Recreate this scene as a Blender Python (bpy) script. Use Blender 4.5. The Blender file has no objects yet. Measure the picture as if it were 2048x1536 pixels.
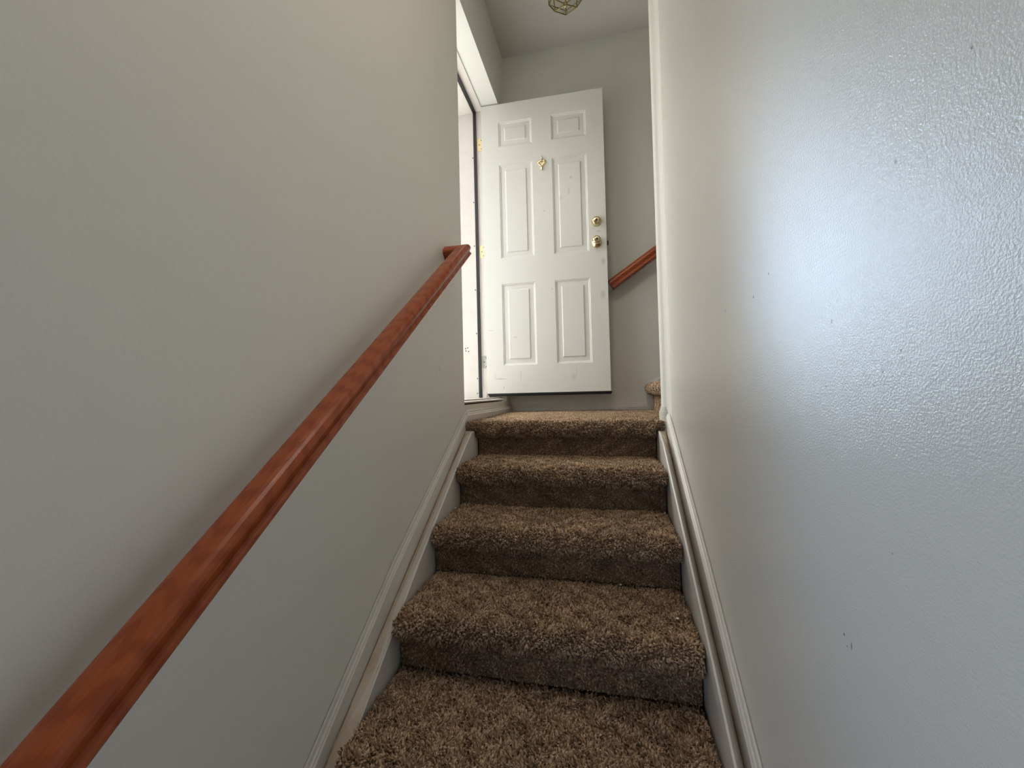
import bpy, bmesh, math
import numpy as np
from mathutils import Matrix, Vector

S = bpy.context.scene
COL = S.collection

# ---------------------------------------------------------------- camera
F_PX, YAW, PITCH, ROLL, EYE = 803.23, .2239, .0228, -.0243, 1.4404
cy, sy, cp, sp = math.cos(YAW), math.sin(YAW), math.cos(PITCH), math.sin(PITCH)
fwd = Vector((-sy*cp, cy*cp, sp)); r0 = Vector((cy, sy, 0)); u0 = r0.cross(fwd)
rgt = r0*math.cos(ROLL)+u0*math.sin(ROLL); upv = rgt.cross(fwd)
cam = bpy.data.objects.new('camera', bpy.data.cameras.new('camera')); COL.objects.link(cam)
cam.matrix_world = Matrix(((rgt.x, upv.x, -fwd.x, 0), (rgt.y, upv.y, -fwd.y, 0), (rgt.z, upv.z, -fwd.z, EYE), (0, 0, 0, 1)))
cam.data.sensor_width = 36; cam.data.lens = F_PX/2048*36; cam.data.clip_start = .02
S.camera = cam

# ---------------------------------------------------------------- light and exposure
S.view_settings.view_transform = 'Standard'; S.view_settings.look = 'None'
S.view_settings.gamma = 1; S.view_settings.use_curve_mapping = False
S.view_settings.exposure = 0.97
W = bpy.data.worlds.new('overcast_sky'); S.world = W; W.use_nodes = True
# dim overcast sky; narrow bright bluish patch added to make the right wall's glare
_w = W.node_tree; _tc = _w.nodes.new('ShaderNodeTexCoord')
def _wmath(op, *ins):
    n = _w.nodes.new('ShaderNodeMath'); n.operation = op
    for k, v in enumerate(ins):
        if hasattr(v, 'links'): _w.links.new(v, n.inputs[k])
        else: n.inputs[k].default_value = v
    return n.outputs[0]
def _wdot(v):
    n = _w.nodes.new('ShaderNodeVectorMath'); n.operation = 'DOT_PRODUCT'; _w.links.new(_tc.outputs['Generated'], n.inputs[0])
    n.inputs[1].default_value = v; return n.outputs['Value']
def _wsmooth(v, a, b):
    n = _w.nodes.new('ShaderNodeMapRange'); n.interpolation_type = 'SMOOTHSTEP'; _w.links.new(v, n.inputs[0])
    for k, x in ((1, a), (2, b), (3, 0), (4, 1)): n.inputs[k].default_value = x
    return n.outputs[0]
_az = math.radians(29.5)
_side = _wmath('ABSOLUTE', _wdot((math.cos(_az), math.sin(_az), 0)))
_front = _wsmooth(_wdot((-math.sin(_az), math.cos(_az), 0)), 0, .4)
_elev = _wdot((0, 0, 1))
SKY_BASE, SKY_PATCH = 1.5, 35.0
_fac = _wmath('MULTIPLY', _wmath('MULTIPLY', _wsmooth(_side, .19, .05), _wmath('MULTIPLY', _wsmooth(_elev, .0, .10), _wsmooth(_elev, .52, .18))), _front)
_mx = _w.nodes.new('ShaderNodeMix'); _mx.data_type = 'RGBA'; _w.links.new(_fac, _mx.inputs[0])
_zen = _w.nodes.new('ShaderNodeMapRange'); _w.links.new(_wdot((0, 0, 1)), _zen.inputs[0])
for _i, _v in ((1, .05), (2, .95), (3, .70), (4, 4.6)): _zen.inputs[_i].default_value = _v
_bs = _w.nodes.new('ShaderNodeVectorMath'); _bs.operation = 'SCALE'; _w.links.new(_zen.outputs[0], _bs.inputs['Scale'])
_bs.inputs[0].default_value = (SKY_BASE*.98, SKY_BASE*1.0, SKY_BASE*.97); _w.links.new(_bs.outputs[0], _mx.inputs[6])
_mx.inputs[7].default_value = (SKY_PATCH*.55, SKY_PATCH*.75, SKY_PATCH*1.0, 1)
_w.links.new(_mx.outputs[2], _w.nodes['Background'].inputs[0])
S.cycles.max_bounces = 12; S.cycles.diffuse_bounces = 8; S.cycles.glossy_bounces = 4
S.cycles.sample_clamp_indirect = 8

def area(name, loc, rot, sx, sy_, power, color=(1, 1, 1), portal=False):
    L = bpy.data.lights.new(name, 'AREA'); L.shape = 'RECTANGLE'; L.size = sx; L.size_y = sy_
    L.energy = power; L.color = color
    if portal: L.cycles.is_portal = True
    o = bpy.data.objects.new(name, L); COL.objects.link(o); o.location = loc; o.rotation_euler = rot
    return o
# daylight portal at the entry door; bluish fill light added behind the camera
area('entry_daylight_portal', (-.97, 2.314, 2.43), (0, -math.pi/2, 0), 2.1, .85, 1, portal=True)
area('hall_fill', (-.655, -.80, .85), (0, -math.pi/2, 0), 1.2, .8, 6.5, (.56, .72, 1))
# warm overhead fill added to brighten the treads and left wall, out of view
area('overhead_fill', (-.2, .35, 3.92), (0, 0, 0), .7, .7, 7.0, (1, .90, .82))

# ---------------------------------------------------------------- dimensions
A, B = .6684, .275           # wall planes left and right of the stairs
D, E = 1.877, 2.87           # end of the stair walls, far wall of the landing
ZL, RISE, RUN, N = 1.309, .1636, .2635, 8
ZC = 3.94
HX, HY, HA, HZ, DW, DH = -.7914, 2.6909, .0358, 1.4405, .8402, 2.03

# ---------------------------------------------------------------- materials
def mat(name, color, rough=.5, spec=.5, metal=0):
    m = bpy.data.materials.new(name); m.use_nodes = True
    b = m.node_tree.nodes['Principled BSDF']
    b.inputs['Base Color'].default_value = (*color, 1); b.inputs['Roughness'].default_value = rough
    b.inputs['Specular IOR Level'].default_value = spec; b.inputs['Metallic'].default_value = metal
    return m
def nd(m, t, **kw):
    n = m.node_tree.nodes.new(t)
    for k, v in kw.items(): setattr(n, k, v)
    return n
def lk(m, a, b): m.node_tree.links.new(a, b)
def bsdf(m): return m.node_tree.nodes['Principled BSDF']
def noise(m, scale, detail=2, rough=.5, vec=None, coord='Object'):
    n = nd(m, 'ShaderNodeTexNoise'); n.inputs['Scale'].default_value = scale
    n.inputs['Detail'].default_value = detail; n.inputs['Roughness'].default_value = rough
    if vec is None:
        c = nd(m, 'ShaderNodeTexCoord'); vec = c.outputs[coord]
    lk(m, vec, n.inputs['Vector']); return n
def ramp(m, fac, stops):
    r = nd(m, 'ShaderNodeValToRGB'); el = r.color_ramp.elements
    while len(el) < len(stops): el.new(.5)
    for e, (p, c) in zip(el, stops): e.position = p; e.color = (*c, 1) if len(c) == 3 else c
    lk(m, fac, r.inputs[0]); return r
def bump(m, height, strength, dist):
    b = nd(m, 'ShaderNodeBump'); b.inputs['Strength'].default_value = strength; b.inputs['Distance'].default_value = dist
    lk(m, height, b.inputs['Height']); lk(m, b.outputs[0], bsdf(m).inputs['Normal']); return b
def mixc(m, fac, a, b, blend='MIX'):
    x = nd(m, 'ShaderNodeMix', data_type='RGBA', blend_type=blend)
    for s, v in ((0, fac), (6, a), (7, b)):
        if hasattr(v, 'links'): lk(m, v, x.inputs[s])
        elif s == 0: x.inputs[0].default_value = v
        else: x.inputs[s].default_value = (*v, 1)
    return x.outputs[2]
def marks(m, base, spots, color):
    """small dark scuffs: spots are (centre, (ry, rz) radii, strength) on the surface, in object coordinates"""
    c = nd(m, 'ShaderNodeTexCoord'); out = base
    nz = noise(m, 260, 2, .6, c.outputs['Object'])
    for ctr, rad, s in spots:
        sub = nd(m, 'ShaderNodeVectorMath', operation='SUBTRACT'); lk(m, c.outputs['Object'], sub.inputs[0]); sub.inputs[1].default_value = ctr
        dv = nd(m, 'ShaderNodeVectorMath', operation='DIVIDE'); lk(m, sub.outputs[0], dv.inputs[0]); dv.inputs[1].default_value = rad
        ln = nd(m, 'ShaderNodeVectorMath', operation='LENGTH'); lk(m, dv.outputs[0], ln.inputs[0])
        ad = nd(m, 'ShaderNodeMath', operation='ADD'); lk(m, ln.outputs['Value'], ad.inputs[0]); lk(m, nz.outputs[0], ad.inputs[1])
        mr = nd(m, 'ShaderNodeMapRange'); lk(m, ad.outputs[0], mr.inputs[0])
        for i, v in ((1, .9), (2, 1.5), (3, s), (4, 0)): mr.inputs[i].default_value = v
        out = mixc(m, mr.outputs[0], out, color)
    return out

def wall_paint(name, color, rough=.42, spots=(), bstr=.35, spec=.5, scale=230, coat=0):
    m = mat(name, color, rough, spec)
    n1 = noise(m, scale, 3, .55); bp_ = bump(m, n1.outputs[0], bstr, .004)
    if coat:
        b = bsdf(m); b.inputs['Coat Weight'].default_value = coat; b.inputs['Coat Roughness'].default_value = rough
        lk(m, bp_.outputs[0], b.inputs['Coat Normal'])
    n2 = noise(m, 2.2, 3)
    base = mixc(m, n2.outputs[0], tuple(.97*x for x in color), tuple(min(1, 1.03*x) for x in color))
    if spots: base = marks(m, base, spots, (.16, .16, .16))
    lk(m, base, bsdf(m).inputs['Base Color'])
    return m
R_SPOTS = [((B, .447, 1.650), (1, .0022, .0026), .9), ((B, .749, 1.630), (1, .003, .002), .8), ((B, .821, 1.607), (1, .0035, .0035), .7),
           ((B, .566, 1.519), (1, .002, .0035), .7), ((B, .478, 1.454), (1, .002, .0030), .9), ((B, .492, 1.439), (1, .002, .0018), .6),
           ((B, .585, 1.439), (1, .003, .0016), .7), ((B, .451, 1.472), (1, .002, .0018), .6), ((B, .568, 1.139), (1, .002, .0025), .9),
           ((B, .5535, 1.1335), (1, .0014, .0062), .95), ((B, .563, 1.128), (1, .002, .0016), .8), ((B, .995, 1.615), (1, .004, .006), .35),
           ((B, .364, 1.690), (1, .0016, .002), .7), ((B, .476, 1.272), (1, .0015, .0015), .5)]
L_SPOTS = [((-A, 1.602, 1.595), (1, .003, .022), .3), ((-A, 1.575, 1.550), (1, .007, .016), .3), ((-A, 1.538, 1.530), (1, .004, .012), .2)]
PAINT = (.72, .712, .655)
M_wl = wall_paint('left_wall_paint', PAINT, .5, L_SPOTS, .07)
M_wr = wall_paint('right_wall_paint', PAINT, .24, R_SPOTS, .21, scale=400, coat=.5)
M_we = wall_paint('landing_paint', PAINT, .55, (), .2)
M_ceil = wall_paint('ceiling_paint', (.62, .60, .56), .8, (), .3, .3)
M_floor = mat('hall_floor', (.30, .24, .18), .6)

def white_paint(name, color, rough, dirt=.0, dirtcol=(.22, .15, .08), dscale=9):
    m = mat(name, color, rough)
    n = noise(m, dscale, 5, .65)
    r = ramp(m, n.outputs[0], [(.45, (0, 0, 0)), (.72, (dirt,)*3)])
    lk(m, mixc(m, r.outputs[0], color, dirtcol), bsdf(m).inputs['Base Color'])
    return m
M_trim = white_paint('trim_paint', (.66, .63, .58), .38, .18, (.30, .24, .17), 7)
M_jamb = white_paint('jamb_paint', (.68, .63, .58), .35, .12, (.4, .36, .3), 14)
M_strg = white_paint('stringer_paint', (.60, .52, .42), .45, .6, (.32, .20, .11), 10)
M_caulk = white_paint('brown_caulk', (.20, .125, .075), .7, .8, (.50, .42, .32), 22)
M_sill = white_paint('sill_dirty', (.33, .30, .26), .5, .8, (.16, .12, .08), 16)
M_black = mat('black_rubber', (.012, .012, .014), .45)
M_brass = mat('polished_brass', (.74, .63, .36), .2, .5, 1)
M_brassl = mat('satin_brass', (.85, .74, .40), .35, .5, .8)
M_tarn = white_paint('tarnished_hinge', (.34, .34, .27), .5, .9, (.62, .62, .58), 60)
M_dark = mat('dark_screw', (.05, .045, .04), .5)
M_out = mat('added_slab_grey', (.55, .53, .50), .8)
M_lint = mat('lint', (.75, .72, .66), .9)

M_door = mat('door_paint', (.76, .745, .69), .33)
dc = nd(M_door, 'ShaderNodeTexCoord')
nsc = noise(M_door, 6, 6, .7, dc.outputs['Object'])
rr = ramp(M_door, nsc.outputs[0], [(.60, (0, 0, 0)), (.80, (.16,)*3)])
base = mixc(M_door, rr.outputs[0], (.76, .745, .69), (.42, .38, .32))
D_SPOTS = [((.615, 0, 1.452), (.010, 1, .014), .30), ((.60, 0, 1.36), (.010, 1, .03), .2), ((.545, 0, 1.32), (.02, 1, .02), .15),
           ((.815, 0, .86), (.016, 1, .03), .30), ((.805, 0, .64), (.022, 1, .035), .28), ((.43, 0, 1.24), (.012, 1, .006), .3),
           ((.47, 0, .70), (.006, 1, .006), .5), ((.21, 0, .385), (.014, 1, .005), .35), ((.60, 0, .10), (.025, 1, .03), .16),
           ((.79, 0, 1.065), (.018, 1, .006), .3), ((.10, 0, .10), (.05, 1, .006), .35), ((.035, 0, .44), (.03, 1, .003), .35),
           ((.12, 0, .04), (.004, 1, .014), .4), ((.06, 0, .12), (.004, 1, .03), .2), ((.24, 0, .12), (.0025, 1, .05), .35), ((.62, 0, .14), (.003, 1, .05), .22)]
base = marks(M_door, base, D_SPOTS, (.22, .18, .13))
lk(M_door, base, bsdf(M_door).inputs['Base Color'])

# stained oak
M_oak = mat('stained_oak', (.3, .1, .04), .27, .38)
oc = nd(M_oak, 'ShaderNodeTexCoord'); omp = nd(M_oak, 'ShaderNodeMapping'); omp.inputs['Scale'].default_value = (1, .07, 1)
lk(M_oak, oc.outputs['Object'], omp.inputs[0])
on = noise(M_oak, 320, 3, .6, omp.outputs[0])
omp2 = nd(M_oak, 'ShaderNodeMapping'); omp2.inputs['Scale'].default_value = (1, .16, .5)
lk(M_oak, oc.outputs['Object'], omp2.inputs[0])
ow = nd(M_oak, 'ShaderNodeTexWave', wave_type='RINGS', rings_direction='X'); lk(M_oak, omp2.outputs[0], ow.inputs['Vector'])
for k, v in (('Scale', 34), ('Distortion', 5), ('Detail', 2), ('Detail Scale', 1.6)): ow.inputs[k].default_value = v
c1 = ramp(M_oak, on.outputs[0], [(.3, (.23, .042, .009)), (.7, (.34, .072, .017))])
c2 = ramp(M_oak, ow.outputs[0], [(.1, (.24, .043, .010)), (.6, (.36, .080, .021))])
lk(M_oak, mixc(M_oak, .5, c1.outputs[0], c2.outputs[0]), bsdf(M_oak).inputs['Base Color'])
bump(M_oak, on.outputs[0], .12, .002)

# carpet: every tuft carries its own random tone of yarn
M_carp = mat('brown_carpet', (.2, .14, .09), .95, .1)
at = nd(M_carp, 'ShaderNodeAttribute', attribute_name='tone')
cr = ramp(M_carp, at.outputs['Fac'], [(0, (.125, .075, .042)), (.5, (.335, .228, .145)), (1, (.58, .435, .30))])
cn = noise(M_carp, 7, 3, .6)
cw = ramp(M_carp, cn.outputs[0], [(.35, (.80, .80, .80)), (.65, (1.12, 1.1, 1.08))])
lk(M_carp, mixc(M_carp, 1.0, cr.outputs[0], cw.outputs[0], 'MULTIPLY'), bsdf(M_carp).inputs['Base Color'])

M_glass = mat('bevelled_glass', (.93, .93, .88), .04)
bsdf(M_glass).inputs['Transmission Weight'].default_value = 1.0; bsdf(M_glass).inputs['IOR'].default_value = 1.2

# ---------------------------------------------------------------- helpers
def obj(name, bm, m, parent=None, smooth=False):
    me = bpy.data.meshes.new(name)
    bmesh.ops.recalc_face_normals(bm, faces=bm.faces[:])
    bm.to_mesh(me); bm.free(); me.materials.append(m)
    if smooth: me.polygons.foreach_set('use_smooth', [True]*len(me.polygons))
    o = bpy.data.objects.new(name, me); COL.objects.link(o)
    if parent: o.parent = parent
    return o
def tag(o, label=None, cat=None, group=None, kind=None):
    for k, v in (('label', label), ('category', cat), ('group', group), ('kind', kind)):
        if v: o[k] = v
    return o
def empty(name, loc=(0, 0, 0), rot=(0, 0, 0), label=None, cat=None, group=None, kind=None):
    o = bpy.data.objects.new(name, None); COL.objects.link(o); o.location = loc; o.rotation_euler = rot; o.empty_display_size = .1
    return tag(o, label, cat, group, kind)
def bx(bm, x0, x1, y0, y1, z0, z1, bev=0):
    r = bmesh.ops.create_cube(bm, size=1)
    for v in r['verts']:
        v.co = Vector((x0+(v.co.x+.5)*(x1-x0), y0+(v.co.y+.5)*(y1-y0), z0+(v.co.z+.5)*(z1-z0)))
    if bev:
        es = list({e for v in r['verts'] for e in v.link_edges})
        bmesh.ops.bevel(bm, geom=es, offset=bev, segments=2, affect='EDGES', profile=.5)
    return bm
def prism(bm, rings, cap=True):
    """loft closed rings of equal length"""
    vs = [[bm.verts.new(p) for p in r] for r in rings]
    n = len(rings[0])
    for a, b in zip(vs, vs[1:]):
        for i in range(n): bm.faces.new((a[i], a[(i+1) % n], b[(i+1) % n], b[i]))
    if cap: bm.faces.new(vs[0]); bm.faces.new(vs[-1])
    return bm
def lathe(bm, prof, seg=28, axis=None, org=(0, 0, 0)):
    """prof: (radius, height) along axis frame (ex, ey, ez)"""
    ex, ey, ez = axis or (Vector((1, 0, 0)), Vector((0, 1, 0)), Vector((0, 0, 1)))
    org = Vector(org)
    rings = [[org+ex*(r*math.cos(2*math.pi*i/seg))+ey*(r*math.sin(2*math.pi*i/seg))+ez*h for i in range(seg)] for r, h in prof]
    return prism(bm, rings)
AX_NY = (Vector((1, 0, 0)), Vector((0, 0, 1)), Vector((0, -1, 0)))   # lathe axis pointing to -y
def tube(bm, p, q, r, seg=8):
    p, q = Vector(p), Vector(q); d = (q-p).normalized()
    a = d.orthogonal().normalized(); b = d.cross(a)
    return prism(bm, [[c+a*(r*math.cos(2*math.pi*i/seg))+b*(r*math.sin(2*math.pi*i/seg)) for i in range(seg)] for c in (p, q)])
def interp(y, pts):
    pts = sorted(pts)
    if y <= pts[0][0]: (a, b), (c, d) = pts[0], pts[1]
    elif y >= pts[-1][0]: (a, b), (c, d) = pts[-2], pts[-1]
    else:
        for (a, b), (c, d) in zip(pts, pts[1:]):
            if a <= y <= c: break
    return b+(d-b)*(y-a)/(c-a)

# ---------------------------------------------------------------- room shell
bm = bmesh.new()
bx(bm, -.965, -A, -2.7, 1.873, 0, ZC)
bx(bm, -.965, -A, 1.873, 2.757, 3.4795, ZC)
bx(bm, -.965, -A, 2.757, E, 0, ZC)
bx(bm, -.965, -A, 1.873, 2.757, 0, 1.388)
tag(obj('wall_left', bm, M_wl), 'long warm white wall left of the stairs carrying the wooden handrail', 'wall', kind='structure')
bm = bmesh.new()
bx(bm, B, 1.9, -.35, 1.875, 0, ZC)
tag(obj('wall_right', bm, M_wr), 'glossy white wall right of the stairs with a bluish glare', 'wall', kind='structure')
bm = bmesh.new(); bx(bm, -1.0, 2.0, E, E+.1, 0, ZC)
tag(obj('wall_far', bm, M_we), 'shadowed wall behind the open door at the top', 'wall', kind='structure')
bm = bmesh.new()
bx(bm, -1.0, 1.9, -2.8, -2.7, 0, ZC)
tag(obj('wall_back', bm, M_we), 'wall of the lower hall behind the camera', 'wall', kind='structure')
bm = bmesh.new(); bx(bm, 1.9, 2.0, -2.8, E, 0, ZC)
tag(obj('wall_outer', bm, M_we), 'wall closing the lower hall and the upper flight', 'wall', kind='structure')
bm = bmesh.new(); bx(bm, -1.0, 2.0, -2.8, E+.1, ZC, ZC+.1); bx(bm, -A, 1.9, -2.7, -.35, 2.42, 2.52)
tag(obj('ceiling', bm, M_ceil), 'white ceiling above the landing', 'ceiling', kind='structure')
bm = bmesh.new(); bx(bm, -1.0, 2.0, -2.8, E, -.1, 0)
tag(obj('floor', bm, M_floor), 'floor of the lower hall', 'floor', kind='structure')
bm = bmesh.new(); bx(bm, -5, -.965, -1.5, 6, 1.22, 1.35)  # slab added out of view to bounce daylight up through the doorway
tag(obj('bounce_slab', bm, M_out), 'added unseen slab outside the entry door that bounces daylight', 'floor', kind='structure')

bm = bmesh.new(); bx(bm, -1.7, -.965, .2, 6, 3.75, 3.9)  # unseen roof added to cut off the high sky
tag(obj('shade_roof', bm, M_out), 'added unseen roof outside the entry door that blocks high sky', 'ceiling', kind='structure')
bm = bmesh.new(); bx(bm, -4.5, -.965, .8, 1.0, 1.35, 3.75)  # unseen side wall added to keep daylight off the door face
tag(obj('shade_wall', bm, mat('shade_wall_grey', (.25, .24, .23), .8)), 'added unseen side wall outside the entry door that shades it', 'wall', kind='structure')

# bullnosed post that ends the right wall
PX, PY, PR = .249, 1.846, .026
bm = bmesh.new()
ring = [(PX, 1.90), (PX, PY+PR)]+[(PX+PR-PR*math.cos(t), PY+PR-PR*math.sin(t)) for t in np.linspace(.12, .85, 7)]+[(.2635, 1.846), (.2690, 1.836), (.2725, 1.822), (.2745, 1.800), (.2752, 1.780), (.33, 1.780), (.33, 1.90)]
prism(bm, [[(x, y, z) for x, y in ring] for z in (1.30, ZC)])
o = tag(obj('trim_2', bm, M_we), 'rounded white corner post ending the right wall', 'trim', kind='structure')

# baseboards: moulded profile (offset from wall, height below its top line)
PROF = [(0, -.008), (.0022, -.008), (.0028, 0), (.0052, 0), (.0070, -.004), (.0085, -.013), (.0125, -.017), (.0125, -.021), (.016, -.026), (.016, -.24), (0, -.24)]
def baseboard(name, label, path, wallx, side, depth=.24):
    bm = bmesh.new()
    prof = [(w, max(h, -depth)) for w, h in PROF]
    prism(bm, [[(wallx+side*w, y, z+h) for w, h in prof] for y, z in path])
    return tag(obj(name, bm, M_trim), label, 'baseboard', kind='structure')
LB = [(-.10, .045), (.785, .637), (1.151, .909), (1.879, 1.362)]
RB = [(-.10, .070), (.859, .718), (1.206, .954), (1.848, 1.355)]
baseboard('baseboard_left', 'sloping white baseboard along the left stair wall', [(y, interp(y, LB)) for y in (-.05, .4, .785, 1.151, 1.5, 1.876)], -A, 1)
baseboard('baseboard_right', 'sloping white baseboard along the right stair wall', [(y, interp(y, RB)) for y in (-.05, .4, .859, 1.206, 1.5, 1.838)], B, -1)
baseboard('baseboard_landing', 'short dirty level baseboard under the door sill', [(1.877, 1.362), (E-.001, 1.357)], -A, 1, .12)
bm = bmesh.new(); prism(bm, [[(x, E-w, 1.357+max(h, -.12)) for w, h in PROF] for x in (-A+.016, .2845)])
tag(obj('baseboard_far', bm, M_trim), 'level baseboard on the wall behind the door', 'baseboard', kind='structure')
bm = bmesh.new(); prism(bm, [[(x, E-w, 1.482+.66*(x-.285)+max(h, -.30)) for w, h in PROF] for x in (.285, 1.85)])
tag(obj('baseboard_upper', bm, M_trim), 'baseboard climbing beside the upper flight', 'baseboard', kind='structure')
bm = bmesh.new()   # level corner piece around the post
R2 = PR+.010; cx_, cy_ = PX+PR, PY+PR
def ringc(r):
    return [(cx_-r, 1.90)]+[(cx_-r*math.cos(t), cy_-r*math.sin(t)) for t in np.linspace(0, math.pi/2, 7)]
outer, inner = ringc(R2), ringc(PR-.004)
for ra, z0, z1 in ((R2, 1.24, 1.345), (PR+.006, 1.345, 1.356), (PR+.003, 1.356, 1.366)):
    pts = ringc(ra)+inner[::-1]
    prism(bm, [[(x, y, z) for x, y in pts] for z in (z0, z1)])
tag(obj('baseboard_corner', bm, M_trim), 'small baseboard piece wrapping the rounded corner post', 'baseboard', kind='structure')

# ---------------------------------------------------------------- entry door frame
fr = empty('trim_1', (-.86, 2.314, 1.39), label='white door frame of the open entry door', cat='door frame', kind='structure')
def fpart(name, bm, m, label=None, parent=None):
    o = obj(name, bm, m, parent or fr); o.matrix_parent_inverse = Matrix.Translation(-Vector(fr.location)) if not parent else Matrix()
    if label: o['label'] = label
    return o
ZT = 3.4735
bm = bmesh.new(); bx(bm, -.965, -.79, 2.737, 2.757, 1.41, ZT); bx(bm, -1.08, -.861, 2.724, 2.738, 1.411, ZT-.001, .002)
fpart('hinge_jamb', bm, M_jamb)
bm = bmesh.new(); bx(bm, -.965, -.79, 1.873, 1.891, 1.41, ZT); bx(bm, -.965, -.861, 1.889, 1.904, 1.411, ZT-.001, .002)
fpart('strike_jamb', bm, M_jamb)
bm = bmesh.new(); bx(bm, -.965, -.79, 1.874, 2.756, ZT, 3.479); bx(bm, -1.08, -.861, 1.904, 2.724, ZT-.012, ZT+.001, .002)
fpart('head_jamb', bm, M_jamb)
bm = bmesh.new()
bx(bm, -.861, -.842, 2.722, 2.738, 1.412, ZT-.004); bx(bm, -.861, -.842, 1.890, 1.906, 1.412, ZT-.004); bx(bm, -.861, -.842, 1.892, 2.736, ZT-.015, ZT)
fpart('weatherstrip', bm, M_black, 'black foam weatherstrip')
bm = bmesh.new(); bx(bm, -1.03, -.70, 1.8745, 2.7555, 1.389, 1.4125, .002)
fpart('sill', bm, M_sill, 'worn grey door sill')
bm = bmesh.new(); bx(bm, -.715, -.662, 1.8745, 2.66, 1.396, 1.4045, .003)
fpart('sill_nosing', bm, M_jamb, 'bright white front edge of the sill')
for x, z in ((-.868, 3.136), (-.869, 2.813), (-.871, 2.499), (-.871, 2.182), (-.870, 1.871), (-.870, 1.55), (-.872, 1.445), (-.955, 1.768), (-.938, 1.771), (-.953, 1.750), (-.932, 1.745)):
    bm = bmesh.new(); lathe(bm, [(.0045, -.001), (.0042, .0012), (.002, .0016)], 10, AX_NY, (x, 2.724, z))
    fpart('screw_head', bm, M_dark)

# ---------------------------------------------------------------- door
dr = empty('door_1', (HX, HY, HZ), (0, 0, HA), 'open white six-panel entry door at the top of the stairs', 'door', kind='structure')
TH = .0445
bm = bmesh.new()
# front skin (local y = 0 faces the stairs) with embossed panels
cols = [(.1225, .3560), (.4915, .7250)]; rows = [(.1930, .7580), (.9370, 1.5990), (1.7240, 1.8990)]
xs = [0, cols[0][0], cols[0][1], cols[1][0], cols[1][1], DW]; zs = [0, rows[0][0], rows[0][1], rows[1][0], rows[1][1], rows[2][0], rows[2][1], DH]
RINGS = [(0, 0), (.0035, -.0038), (.008, -.0038), (.0125, -.0085), (.041, -.0078), (.0468, -.002), (.050, -.002)]
def panel_skin(bm, ysign, y0):
    for i in range(5):
        for j in range(7):
            x0, x1, z0, z1 = xs[i], xs[i+1], zs[j], zs[j+1]
            if i in (1, 3) and j in (1, 3, 5):
                vs = []
                for off, dpt in RINGS:
                    vs.append([bm.verts.new((x, y0-ysign*dpt, z)) for x, z in ((x0+off, z0+off), (x1-off, z0+off), (x1-off, z1-off), (x0+off, z1-off))])
                for a, b in zip(vs, vs[1:]):
                    for k in range(4): bm.faces.new((a[k], a[(k+1) % 4], b[(k+1) % 4], b[k]))
                bm.faces.new(vs[-1])
            else:
                bm.faces.new([bm.verts.new(p) for p in ((x0, y0, z0), (x1, y0, z0), (x1, y0, z1), (x0, y0, z1))])
panel_skin(bm, 1, 0); panel_skin(bm, -1, TH)
bmesh.ops.remove_doubles(bm, verts=bm.verts[:], dist=1e-5)
for (a, b) in (((0, 0), (DW, 0)), ((DW, 0), (DW, DH)), ((DW, DH), (0, DH)), ((0, DH), (0, 0))):
    bm.faces.new([bm.verts.new(p) for p in ((a[0], 0, a[1]), (b[0], 0, b[1]), (b[0], TH, b[1]), (a[0], TH, a[1]))])
bmesh.ops.remove_doubles(bm, verts=bm.verts[:], dist=1e-5)
obj('door_leaf', bm, M_door, dr)
bm = bmesh.new(); bx(bm, .004, DW+.006, .004, TH-.004, -.014, -.0005, .003)
bx(bm, .012, DW+.002, .016, .022, -.020, -.012)
o = obj('door_sweep', bm, M_black, dr); o['label'] = 'black rubber door sweep'
# deadbolt
db = obj('deadbolt', lathe(bmesh.new(), [(.032, 0), (.032, .005), (.0285, .009), (.0265, .024), (.0225, .028), (.020, .029)], 32, AX_NY, (.776, 0, 1.131)), M_brass, dr, True)
db['label'] = 'brass deadbolt cylinder'
obj('keyhole', lathe(bmesh.new(), [(.0095, .0285), (.009, .0305), (.004, .0306)], 20, AX_NY, (.776, 0, 1.131)), M_dark, db)
kb = obj('door_knob', lathe(bmesh.new(), [(.034, 0), (.0335, .004), (.029, .010), (.0175, .016), (.0135, .022), (.0135, .034), (.019, .039), (.0245, .047), (.0262, .056), (.0245, .065), (.019, .071), (.012, .0715)], 36, AX_NY, (.775, 0, .988)), M_brass, dr, True)
kb['label'] = 'round polished brass door knob'
obj('keyhole', lathe(bmesh.new(), [(.009, .071), (.0085, .0728), (.004, .0729)], 20, AX_NY, (.775, 0, .988)), M_dark, kb)
o = obj('rear_knob', lathe(bmesh.new(), [(.034, 0), (.0335, .004), (.029, .010), (.0135, .020), (.0135, .030), (.0245, .042), (.0262, .050), (.019, .060), (.010, .061)], 28, (Vector((1, 0, 0)), Vector((0, 0, -1)), Vector((0, 1, 0))), (.775, TH, .988)), M_brass, dr, True)
bm = bmesh.new(); bx(bm, DW-.001, DW+.0012, .010, .034, .955, 1.020); bx(bm, DW, DW+.013, .013, .031, .975, 1.000, .003)
obj('latch', bm, M_dark, dr)
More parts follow.
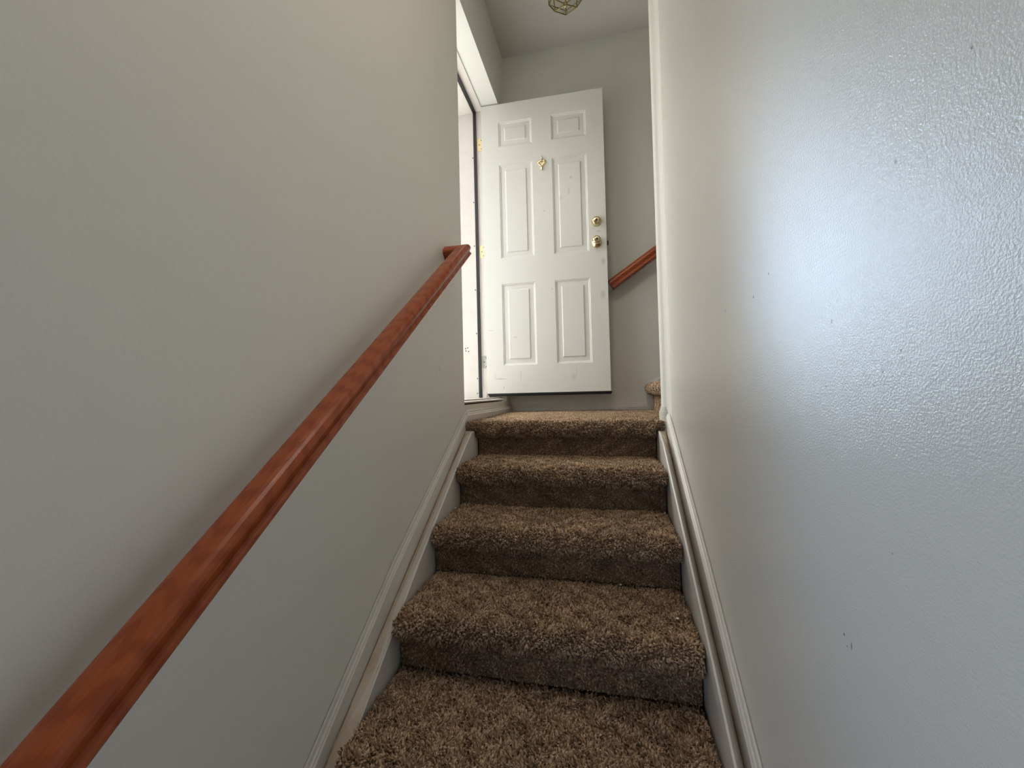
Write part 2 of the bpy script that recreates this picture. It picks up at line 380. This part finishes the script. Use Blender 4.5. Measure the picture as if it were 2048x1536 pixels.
# knocker: small heart-shaped plate with peep lens, finials above and below
kn = empty('door_knocker'); kn.parent = dr; kn.location = (.4225, 0, 1.567)
def heart(s, y):
    pts = []
    for i in range(36):
        t = 2*math.pi*i/36
        pts.append((s*16*math.sin(t)**3, y, s*(13*math.cos(t)-5*math.cos(2*t)-2*math.cos(3*t)-math.cos(4*t))+.004))
    return pts
bm = bmesh.new(); prism(bm, [heart(.00192, 0), heart(.00188, -.004), heart(.00150, -.007), heart(.00135, -.0055), heart(.0006, -.010)])
lathe(bm, [(.0055, -.008), (.0052, -.0125), (.003, -.013)][::1], 20, (Vector((1, 0, 0)), Vector((0, 0, 1)), Vector((0, 1, 0))), (0, 0, .004))
obj('back_plate', bm, M_brass, kn, True)
bm = bmesh.new()
lathe(bm, [(.001, .046), (.0045, .044), (.0055, .040), (.0035, .036), (.003, .028), (.006, .024), (.006, .018)], 14, None, (0, -.006, 0))
obj('finial', bm, M_brass, kn, True)
bm = bmesh.new()
lathe(bm, [(.006, -.022), (.0085, -.030), (.005, -.036), (.007, -.041), (.005, -.046), (.001, -.048)], 14, None, (0, -.008, 0))
obj('striker', bm, M_brass, kn, True)
# hinges (jamb leaf facing the stairs, barrel hidden behind the door edge)
inv = Matrix.Rotation(-HA, 4, 'Z')
def loc(p): return inv @ (Vector(p)-Vector((HX, HY, HZ)))
for z, m, lb in ((3.230, M_brassl, None), (2.455, M_brassl, None), (1.665, M_tarn, 'tarnished paint-spotted lowest hinge')):
    bm = bmesh.new()
    pts = []
    x0, x1, h, r = -.836, -.782, .045, .012
    pts = [(x1, -h)]+[(x1, h)]+[(x0+r-r*math.cos(t), h-r+r*math.sin(t)) for t in np.linspace(math.pi/2, 0, 6)]+[(x0+r-r*math.cos(t), -h+r-r*math.sin(t)) for t in np.linspace(0, math.pi/2, 6)]
    prism(bm, [[loc((x, y, z+dz)) for x, dz in pts] for y in (2.7375, 2.7345)])
    tube(bm, loc((-.783, 2.742, z-.046)), loc((-.783, 2.742, z+.046)), .006, 12)
    hg = obj('hinge', bm, m, dr)
    if lb: hg['label'] = lb
    for dx, dz in ((-.806, .031), (-.820, 0), (-.806, -.031)):
        bm = bmesh.new(); lathe(bm, [(.0042, -.0005), (.0038, .0008), (.001, .001)], 12, AX_NY, (dx, 2.7345, z+dz))
        for v in bm.verts: v.co = loc(v.co)
        obj('screw', bm, M_dark, hg)
bm = bmesh.new(); prism(bm, [[(x, 2.7365+y, 1.412+z) for x, z in ((-.838, 0), (-.838, .050), (-.832, .060), (-.812, .060), (-.806, .050), (-.806, 0))] for y in (0, -.006)])
fpart('corner_pad', bm, M_jamb, 'small rounded pad at the foot of the jamb')

# ---------------------------------------------------------------- carpeted stairs
RNG = np.random.default_rng(7)
def carpet_mesh(name, x0, x1, prof, density, pile, parent, width=.0062, wave=0., endround=.02, swap=None):
    """carpet skin along profile [(y, z)] from x0 to x1, covered with tufts; swap turns (x, y, z) into world"""
    P = np.array(prof, float); seg = np.linalg.norm(np.diff(P, axis=0), axis=1); s = np.r_[0, np.cumsum(seg)]
    nv = max(8, int(s[-1]/.012)); nu = max(8, int((x1-x0)/.02))
    t = np.linspace(0, s[-1], nv+1)
    def curve(q):
        y = np.interp(q, s, P[:, 0]); z = np.interp(q, s, P[:, 1])
        e = .006
        ty = np.interp(np.clip(q+e, 0, s[-1]), s, P[:, 0])-np.interp(np.clip(q-e, 0, s[-1]), s, P[:, 0])
        tz = np.interp(np.clip(q+e, 0, s[-1]), s, P[:, 1])-np.interp(np.clip(q-e, 0, s[-1]), s, P[:, 1])
        l = np.hypot(ty, tz)+1e-9
        return y, z, tz/l, -ty/l      # normal (outward for a profile running back -> nose -> riser foot)
    ph = RNG.uniform(0, 6.28, 6)
    def surf(u, q):
        y, z, ny, nz = curve(q)
        d = np.minimum(u-x0, x1-u); r = endround
        drop = np.where(d < r, r-np.sqrt(np.maximum(r*r-(r-np.clip(d, 0, r))**2, 0)), 0)
        wv = wave*(np.sin(u*7+ph[0]+q*9)*.5+np.sin(u*17+ph[1]-q*5)*.3+np.sin(u*29+q*31+ph[2])*.2)
        h = wv-drop
        return np.stack([u, y+ny*h, z+nz*h], -1), np.stack([np.zeros_like(u), ny, nz], -1)
    us = np.r_[x0, x0+.003, x0+.008, x0+.014, np.linspace(x0+.02, x1-.02, nu), x1-.014, x1-.008, x1-.003, x1]
    UU, QQ = np.meshgrid(us, t, indexing='ij'); bp, bn = surf(UU.ravel(), QQ.ravel())
    nU, nQ = UU.shape
    idx = np.arange(nU*nQ).reshape(nU, nQ)
    quads = np.stack([idx[:-1, :-1], idx[1:, :-1], idx[1:, 1:], idx[:-1, 1:]], -1).reshape(-1, 4)
    n = int((x1-x0)*s[-1]*density)
    u = RNG.uniform(x0+.002, x1-.002, n); q = RNG.uniform(0, s[-1], n)
    p, nr = surf(u, q)
    # lean follows a clumpy flow field plus scatter
    fl = np.stack([np.sin(u*53+ph[3]+3*np.sin(q*41+ph[4])), np.sin(q*61+ph[5]+3*np.sin(u*47+ph[0])), np.sin(u*71-q*67+ph[1])], -1)
    lean = fl*.45+RNG.normal(0, .45, (n, 3)); lean[:, 2] -= .10
    lean -= nr*np.sum(lean*nr, -1, keepdims=True)
    hgt = pile*RNG.uniform(.7, 1.2, n)[:, None]
    tip = p+(nr*.9+lean*.75)*hgt
    tip[:, 0] = np.clip(tip[:, 0], x0-.004, x1+.004)
    a = RNG.uniform(0, 6.28, n); w = width*RNG.uniform(.7, 1.25, n)
    ex = np.stack([np.ones(n), np.zeros(n), np.zeros(n)], -1); ey = np.cross(nr, ex)
    ring = [p-nr*.002+(ex*np.cos(a+k*2.0944)[:, None]+ey*np.sin(a+k*2.0944)[:, None])*(w*.5)[:, None] for k in range(3)]
    mid = [p+(nr*.55+lean*.30)*hgt+(ex*np.cos(a+k*2.0944)[:, None]+ey*np.sin(a+k*2.0944)[:, None])*(w*.55)[:, None] for k in range(3)]
    nb = len(bp)
    V = np.concatenate([bp]+ring+mid+[tip])
    i0 = nb+np.arange(n); R = [i0+k*n for k in range(3)]; M_ = [i0+(3+k)*n for k in range(3)]; T_ = i0+6*n
    fq = np.concatenate([np.stack([R[k], R[(k+1) % 3], M_[(k+1) % 3], M_[k]], -1) for k in range(3)])
    ft = np.concatenate([np.stack([M_[k], M_[(k+1) % 3], T_], -1) for k in range(3)])
    if swap is not None: V = swap(V)
    tone = np.clip(RNG.normal(.5, .26, n)+.14*fl[:, 0], 0, 1)
    tn = np.concatenate([np.full(nb, .25)]+[tone]*7).astype(np.float32)
    loops = np.concatenate([quads.ravel(), fq.ravel(), ft.ravel()]).astype(np.int32)
    nq = len(quads)+len(fq); starts = np.concatenate([np.arange(nq)*4, nq*4+np.arange(len(ft))*3]).astype(np.int32)
    me = bpy.data.meshes.new(name)
    me.vertices.add(len(V)); me.vertices.foreach_set('co', V.astype(np.float32).ravel())
    me.loops.add(len(loops)); me.loops.foreach_set('vertex_index', loops)
    me.polygons.add(len(starts)); me.polygons.foreach_set('loop_start', starts)
    me.update(calc_edges=True)
    at_ = me.attributes.new('tone', 'FLOAT', 'POINT'); at_.data.foreach_set('value', tn)
    me.materials.append(M_carp)
    o = bpy.data.objects.new(name, me); COL.objects.link(o)
    if parent: o.parent = parent
    return o
PILE = .010
def tread_profile(back, riser, top, nose=.044, rad=.033):
    t = top-PILE*.8; c = riser-nose+rad
    pts = [(back, t), (c+.06, t), (c+.02, t)]
    pts += [(c-rad*math.sin(a), t-rad+rad*math.cos(a)) for a in np.linspace(0, math.pi*1.0, 13)]
    pts += [(c+.008, t-2*rad+.001), (riser+.006, t-2*rad+.008)]
    return pts
XL, XR = -.603, .219
stairs = empty('staircase', (-.19, .0325, 0), label='brown shag carpeted stairs rising straight ahead between two white walls', cat='stairs', group='carpeted stair flights')
def child_world(o, parent):
    o.parent = parent; o.matrix_parent_inverse = Matrix.Translation(-Vector(parent.location)); return o
for k in range(1, N):
    top = ZL-k*RISE; ry = D-k*RUN
    den = 42000 if k < 3 else 52000
    if k > 5: den = 12000
    pf = tread_profile(ry+RUN-.004, ry, top)
    child_world(carpet_mesh('tread', XL, XR, pf, den, PILE*1.1, None, .0060, .003), stairs)
for k in range(N):
    top = ZL-k*RISE; ry = D-k*RUN
    den = 40000 if k < 5 else 9000
    child_world(carpet_mesh('riser', XL, XR, [(ry+.005, top-(.07 if k == 0 else .062)), (ry+.005, top-RISE-.004)], den, PILE*.6, None, .0056, .0015, .004), stairs)
# stringer boards beside the treads
LC = [(-.10, -.03), (.818, .590), (1.247, .873), (1.881, 1.289)]; LI = [(-.10, -.05), (.825, .591), (1.222, .886), (1.813, 1.280)]
RC = [(-.10, -.035), (.917, .666), (1.324, .904), (1.873, 1.279)]; RI = [(-.10, -.03), (.851, .716), (1.222, .944), (1.803, 1.286)]
for xo, xi, PC, PI_ in ((-A+.0165, -.608, LC, LI), (B-.0165, .2235, RC, RI)):
    bm = bmesh.new()
    s = 1 if xi > xo else -1
    rings = []
    caps, gaps = [], []
    for y in (-.02, .4, .82, 1.0, 1.235, 1.4, 1.55, 1.7, 1.80, 1.84, 1.884):
        zo, zi = min(interp(y, PC), 1.262), min(interp(y, PI_), 1.262)
        rings.append([(xo, y, max(zo-.30, .001)), (xo, y, max(zo, .02)), (xi-s*.004, y, max(zi+.001, .021)), (xi, y, max(zi-.004, .018)), (xi, y, max(zi-.30, .001))])
        if zo > .03:
            sl = (zi-zo)/(xi-xo)
            za = lambda x: zo+sl*(x-xo)
            a, b = xo+s*.0005, xi-s*.003
            caps.append([(a, y, za(a)-.001), (a, y, za(a)+.0016), (b, y, za(b)+.0016), (b, y, za(b)-.001)])
            w = .0028+.0016*math.sin(y*23)+.001*math.sin(y*71)
            c = a+s*max(w, .0008)
            gaps.append([(a, y, za(a)), (a, y, za(a)+.0030), (c, y, za(c)+.0026), (c, y, za(c))])
    prism(bm, rings)
    child_world(obj('stringer', bm, M_trim), stairs)
    child_world(obj('stringer_cap', prism(bmesh.new(), caps), M_strg), stairs)['label'] = 'worn cream top edge of the stringer'
    child_world(obj('caulk_line', prism(bmesh.new(), gaps), M_caulk), stairs)['label'] = 'brown stained caulk line'

# landing: level carpet with a rolled nose over the top riser
ld = empty('landing', (-.2, 2.37, ZL), label='carpeted landing at the top of the stairs below the open door', cat='landing')
child_world(carpet_mesh('carpet', -A+.018, PX-.012, [(E-.016, ZL-.008), (D+.03, ZL-.008)], 36000, PILE, None, .0058, .002, .006), ld)
child_world(carpet_mesh('nosing', XL, XR, tread_profile(D+.032, D, ZL), 42000, PILE, None, .0060, .002, .012), ld)
for xa, xb in ((-A+.018, XL+.006), (XR-.006, B-.020)):
    child_world(carpet_mesh('nosing_end', xa, xb, tread_profile(D+.032, D, ZL, .040, .0165), 45000, PILE*.8, None, .0056, 0, .006), ld)
bm = bmesh.new(); bx(bm, -A+.018, .31, D+.03, E-.02, ZL-.10, ZL-.012)
child_world(obj('subfloor', bm, M_floor), ld)
child_world(carpet_mesh('carpet_edge', 1.905, E-.016, [(.325-.0, ZL-.008), (PX-.02, ZL-.008)], 30000, PILE, None, .005, .001, .004,
                        swap=lambda V: np.stack([V[:, 1], V[:, 0], V[:, 2]], -1)), ld)
# upper flight turning right
up = empty('staircase', (.9, 2.38, ZL), label='carpeted steps turning right from the landing, mostly hidden by the corner', cat='stairs', group='carpeted stair flights')
sw = lambda V: np.stack([V[:, 1], V[:, 0], V[:, 2]], -1)
UR, UU_ = .180, .27
for k in range(4):
    rx = .322+k*UU_; top = ZL+(k+1)*UR
    den = 45000 if k == 0 else 9000
    child_world(carpet_mesh('tread', 1.905, E-.017, tread_profile(rx+UU_-.004, rx, top), den, PILE, None, .005, .002, .012, swap=sw), up)
    child_world(carpet_mesh('riser', 1.905, E-.017, [(rx+.004, top-.062), (rx+.004, top-UR-.002)], den, PILE*.6, None, .0046, .001, .004, swap=sw), up)

# ---------------------------------------------------------------- handrails
RP = [(.004, -.0065), (.055, -.0065), (.0595, -.0045), (.0615, -.001), (.0608, .0035), (.0578, .0065), (.0572, .0115), (.0600, .0165), (.0625, .0215),
      (.0632, .0275), (.0620, .0335), (.0585, .0400), (.0530, .0440), (.0455, .0462), (.032, .0470), (.018, .0462), (.0105, .0440), (.005, .0400), (.0015, .0335),
      (.0003, .0275), (.001, .0215), (.0035, .0165), (.0063, .0115), (.0057, .0065), (.0027, .0035), (.002, -.001)]
def rail(name, label, org, rot, length, ret, m=M_oak, flip=1):
    """rail along local +y from -length to 0, inner face at x=0; ret = length of the return towards the wall"""
    t = empty(name, org, rot, label, 'handrail', 'oak handrails')
    bm = bmesh.new()
    w = .0605
    if ret:
        # mitred return: straight part ends on a 45 degree plane, then runs to -x
        r1 = [Vector((x*flip, -length, z)) for x, z in RP]
        r2 = [Vector((x*flip, x-w, z)) for x, z in RP]
        r3 = [Vector((-ret*flip, x-w, z)) for x, z in RP]
        prism(bm, [r1, r2, r3])
    else:
        prism(bm, [[Vector((x*flip, y, z)) for x, z in RP] for y in (-length, 0)])
    obj('rail', bm, m, t)
    return t
SL = math.atan(.745)
# top surface passes z = 1.4515 + .745 (y - .8); far end of the return at y = 1.690
ye, hn = 1.674, .047
zt = 1.457+.745*(ye-.8)
org = (-.621, ye+hn*math.sin(SL)*1.0, zt-hn*math.cos(SL))
hr = rail('handrail', 'long red-brown oak handrail on the left wall, nearest the camera', org, (SL, 0, 0), 2.45, .0475)
def bracket(parent, y, side):
    bm = bmesh.new()
    tube(bm, (.028*side, y, .002), (.028*side, y, -.03), .006); tube(bm, (.028*side, y, -.028), (-.044*side, y, -.05), .006)
    b = obj('bracket', bm, M_brass, parent)
    return b
bracket(hr, -2.1, 1)
SL2 = math.atan(.67)
# on the far wall, rail runs along +x: local +y -> world -x side handled by rotating about z by -90 deg
t2 = empty('handrail', (.064, E-.045, 2.123), (0, 0, 0), 'short visible stretch of oak handrail on the far wall beside the door', 'handrail', 'oak handrails')
bm = bmesh.new()
d_ = Vector((math.cos(SL2), 0, math.sin(SL2))); n_ = Vector((-math.sin(SL2), 0, math.cos(SL2))); q_ = Vector((0, -1, 0))
prism(bm, [[d_*s_+q_*x+n_*(z*1.28) for x, z in RP] for s_ in (.02, 1.9)])
obj('rail', bm, M_oak, t2)
for s_ in (.55, 1.5):
    bm = bmesh.new(); p0 = d_*s_+q_*.028
    tube(bm, p0+n_*.002, p0-n_*.035, .006); tube(bm, p0-n_*.033, p0-n_*.06+Vector((0, .072, 0)), .006)
    obj('bracket', bm, M_brass, t2)

# ---------------------------------------------------------------- ceiling light
cl = empty('ceiling_light', (-.158, 2.40, ZC), label='small brass ceiling light with faceted clear glass above the landing', cat='ceiling light')
def hexr(r, z, off=math.radians(33)): return [Vector((r*math.cos(off+i*math.pi/3), r*math.sin(off+i*math.pi/3), z)) for i in range(6)]
r_top, r_mid, r_bot = hexr(.085, -.025), hexr(.118, -.085), hexr(.078, -.150)
apex = Vector((0, 0, -.158))
obj('canopy', lathe(bmesh.new(), [(.09, 0), (.092, -.012), (.08, -.024), (.03, -.026)], 24), M_brass, cl, True)
fb = bmesh.new()
for R_ in (r_top, r_mid, r_bot):
    for i in range(6): tube(fb, R_[i], R_[(i+1) % 6], .0035, 6)
for i in range(6):
    tube(fb, r_top[i], r_mid[i], .0035, 6); tube(fb, r_mid[i], r_bot[i], .0035, 6); tube(fb, r_bot[i], apex, .0032, 6)
obj('frame', fb, mat('aged_brass', (.35, .27, .10), .3, .5, 1), cl)
for R1, R2_ in ((r_top, r_mid), (r_mid, r_bot)):
    for i in range(6):
        bm = bmesh.new(); f = [R1[i], R1[(i+1) % 6], R2_[(i+1) % 6], R2_[i]]
        c_ = sum(f, Vector())/4; nn = Vector((c_.x, c_.y, 0)).normalized()*.002
        prism(bm, [[p for p in f], [p-nn for p in f]]); obj('glass_pane', bm, M_glass, cl)
for i in range(6):
    bm = bmesh.new(); f = [r_bot[i], r_bot[(i+1) % 6], apex]
    prism(bm, [f, [p+Vector((0, 0, .002)) for p in f]]); obj('glass_pane', bm, M_glass, cl)
obj('finial', lathe(bmesh.new(), [(.012, -.150), (.012, -.158), (.006, -.164), (.009, -.170), (.006, -.177), (.001, -.179)], 16), M_brass, cl, True)
obj('bulb', lathe(bmesh.new(), [(.012, -.026), (.013, -.05), (.022, -.07), (.026, -.088), (.02, -.108), (.006, -.118)], 20), mat('frosted_bulb', (.8, .78, .72), .4), cl, True)

# ---------------------------------------------------------------- lint on the carpet

def lint(loc, r, label):
    bm = bmesh.new(); bmesh.ops.create_icosphere(bm, subdivisions=2, radius=1)
    rg = np.random.default_rng(int(abs(loc[0])*1e4))
    for v in bm.verts: v.co = Vector((v.co.x*r*rg.uniform(.8, 1.2), v.co.y*r*.8*rg.uniform(.8, 1.2), v.co.z*r*.55))
    o = obj('lint_speck', bm, M_lint); o.location = loc
    return tag(o, label, 'lint', 'lint specks on the stairs')
lint((.176, 1.163, .8235), .0042, 'white lint speck near the front edge of the third step down, right side')
lint((.035, 1.335, .8220), .0036, 'white lint speck at the back of the third step down, against its riser')
lint((-.592, 1.527, .9855), .0040, 'pale lint speck at the left end of the second step down')

# frames added around the hall fill and the overhead fill, both out of view
bm = bmesh.new()
wy, wz, hw, hh = -.80, .85, .40, .60
for y0, y1, z0, z1 in ((wy-hw-.06, wy-hw, wz-hh-.06, wz+hh+.06), (wy+hw, wy+hw+.06, wz-hh-.06, wz+hh+.06), (wy-hw, wy+hw, wz+hh, wz+hh+.06), (wy-hw, wy+hw, wz-hh-.06, wz-hh)):
    bx(bm, -A-.001, -A+.012, y0, y1, z0, z1)
tag(obj('hall_fill_frame', bm, M_trim), 'added white frame around the unseen hall fill light', 'fill frame', kind='structure')
bm = bmesh.new()
for x0, x1, y0, y1 in ((-.59, -.55, -.04, .74), (.15, .19, -.04, .74), (-.55, .15, -.04, 0), (-.55, .15, .70, .74)):
    bx(bm, x0, x1, y0, y1, ZC-.035, ZC)
tag(obj('trim_3', bm, M_trim), 'added white rim around the unseen overhead fill light', 'trim', kind='structure')
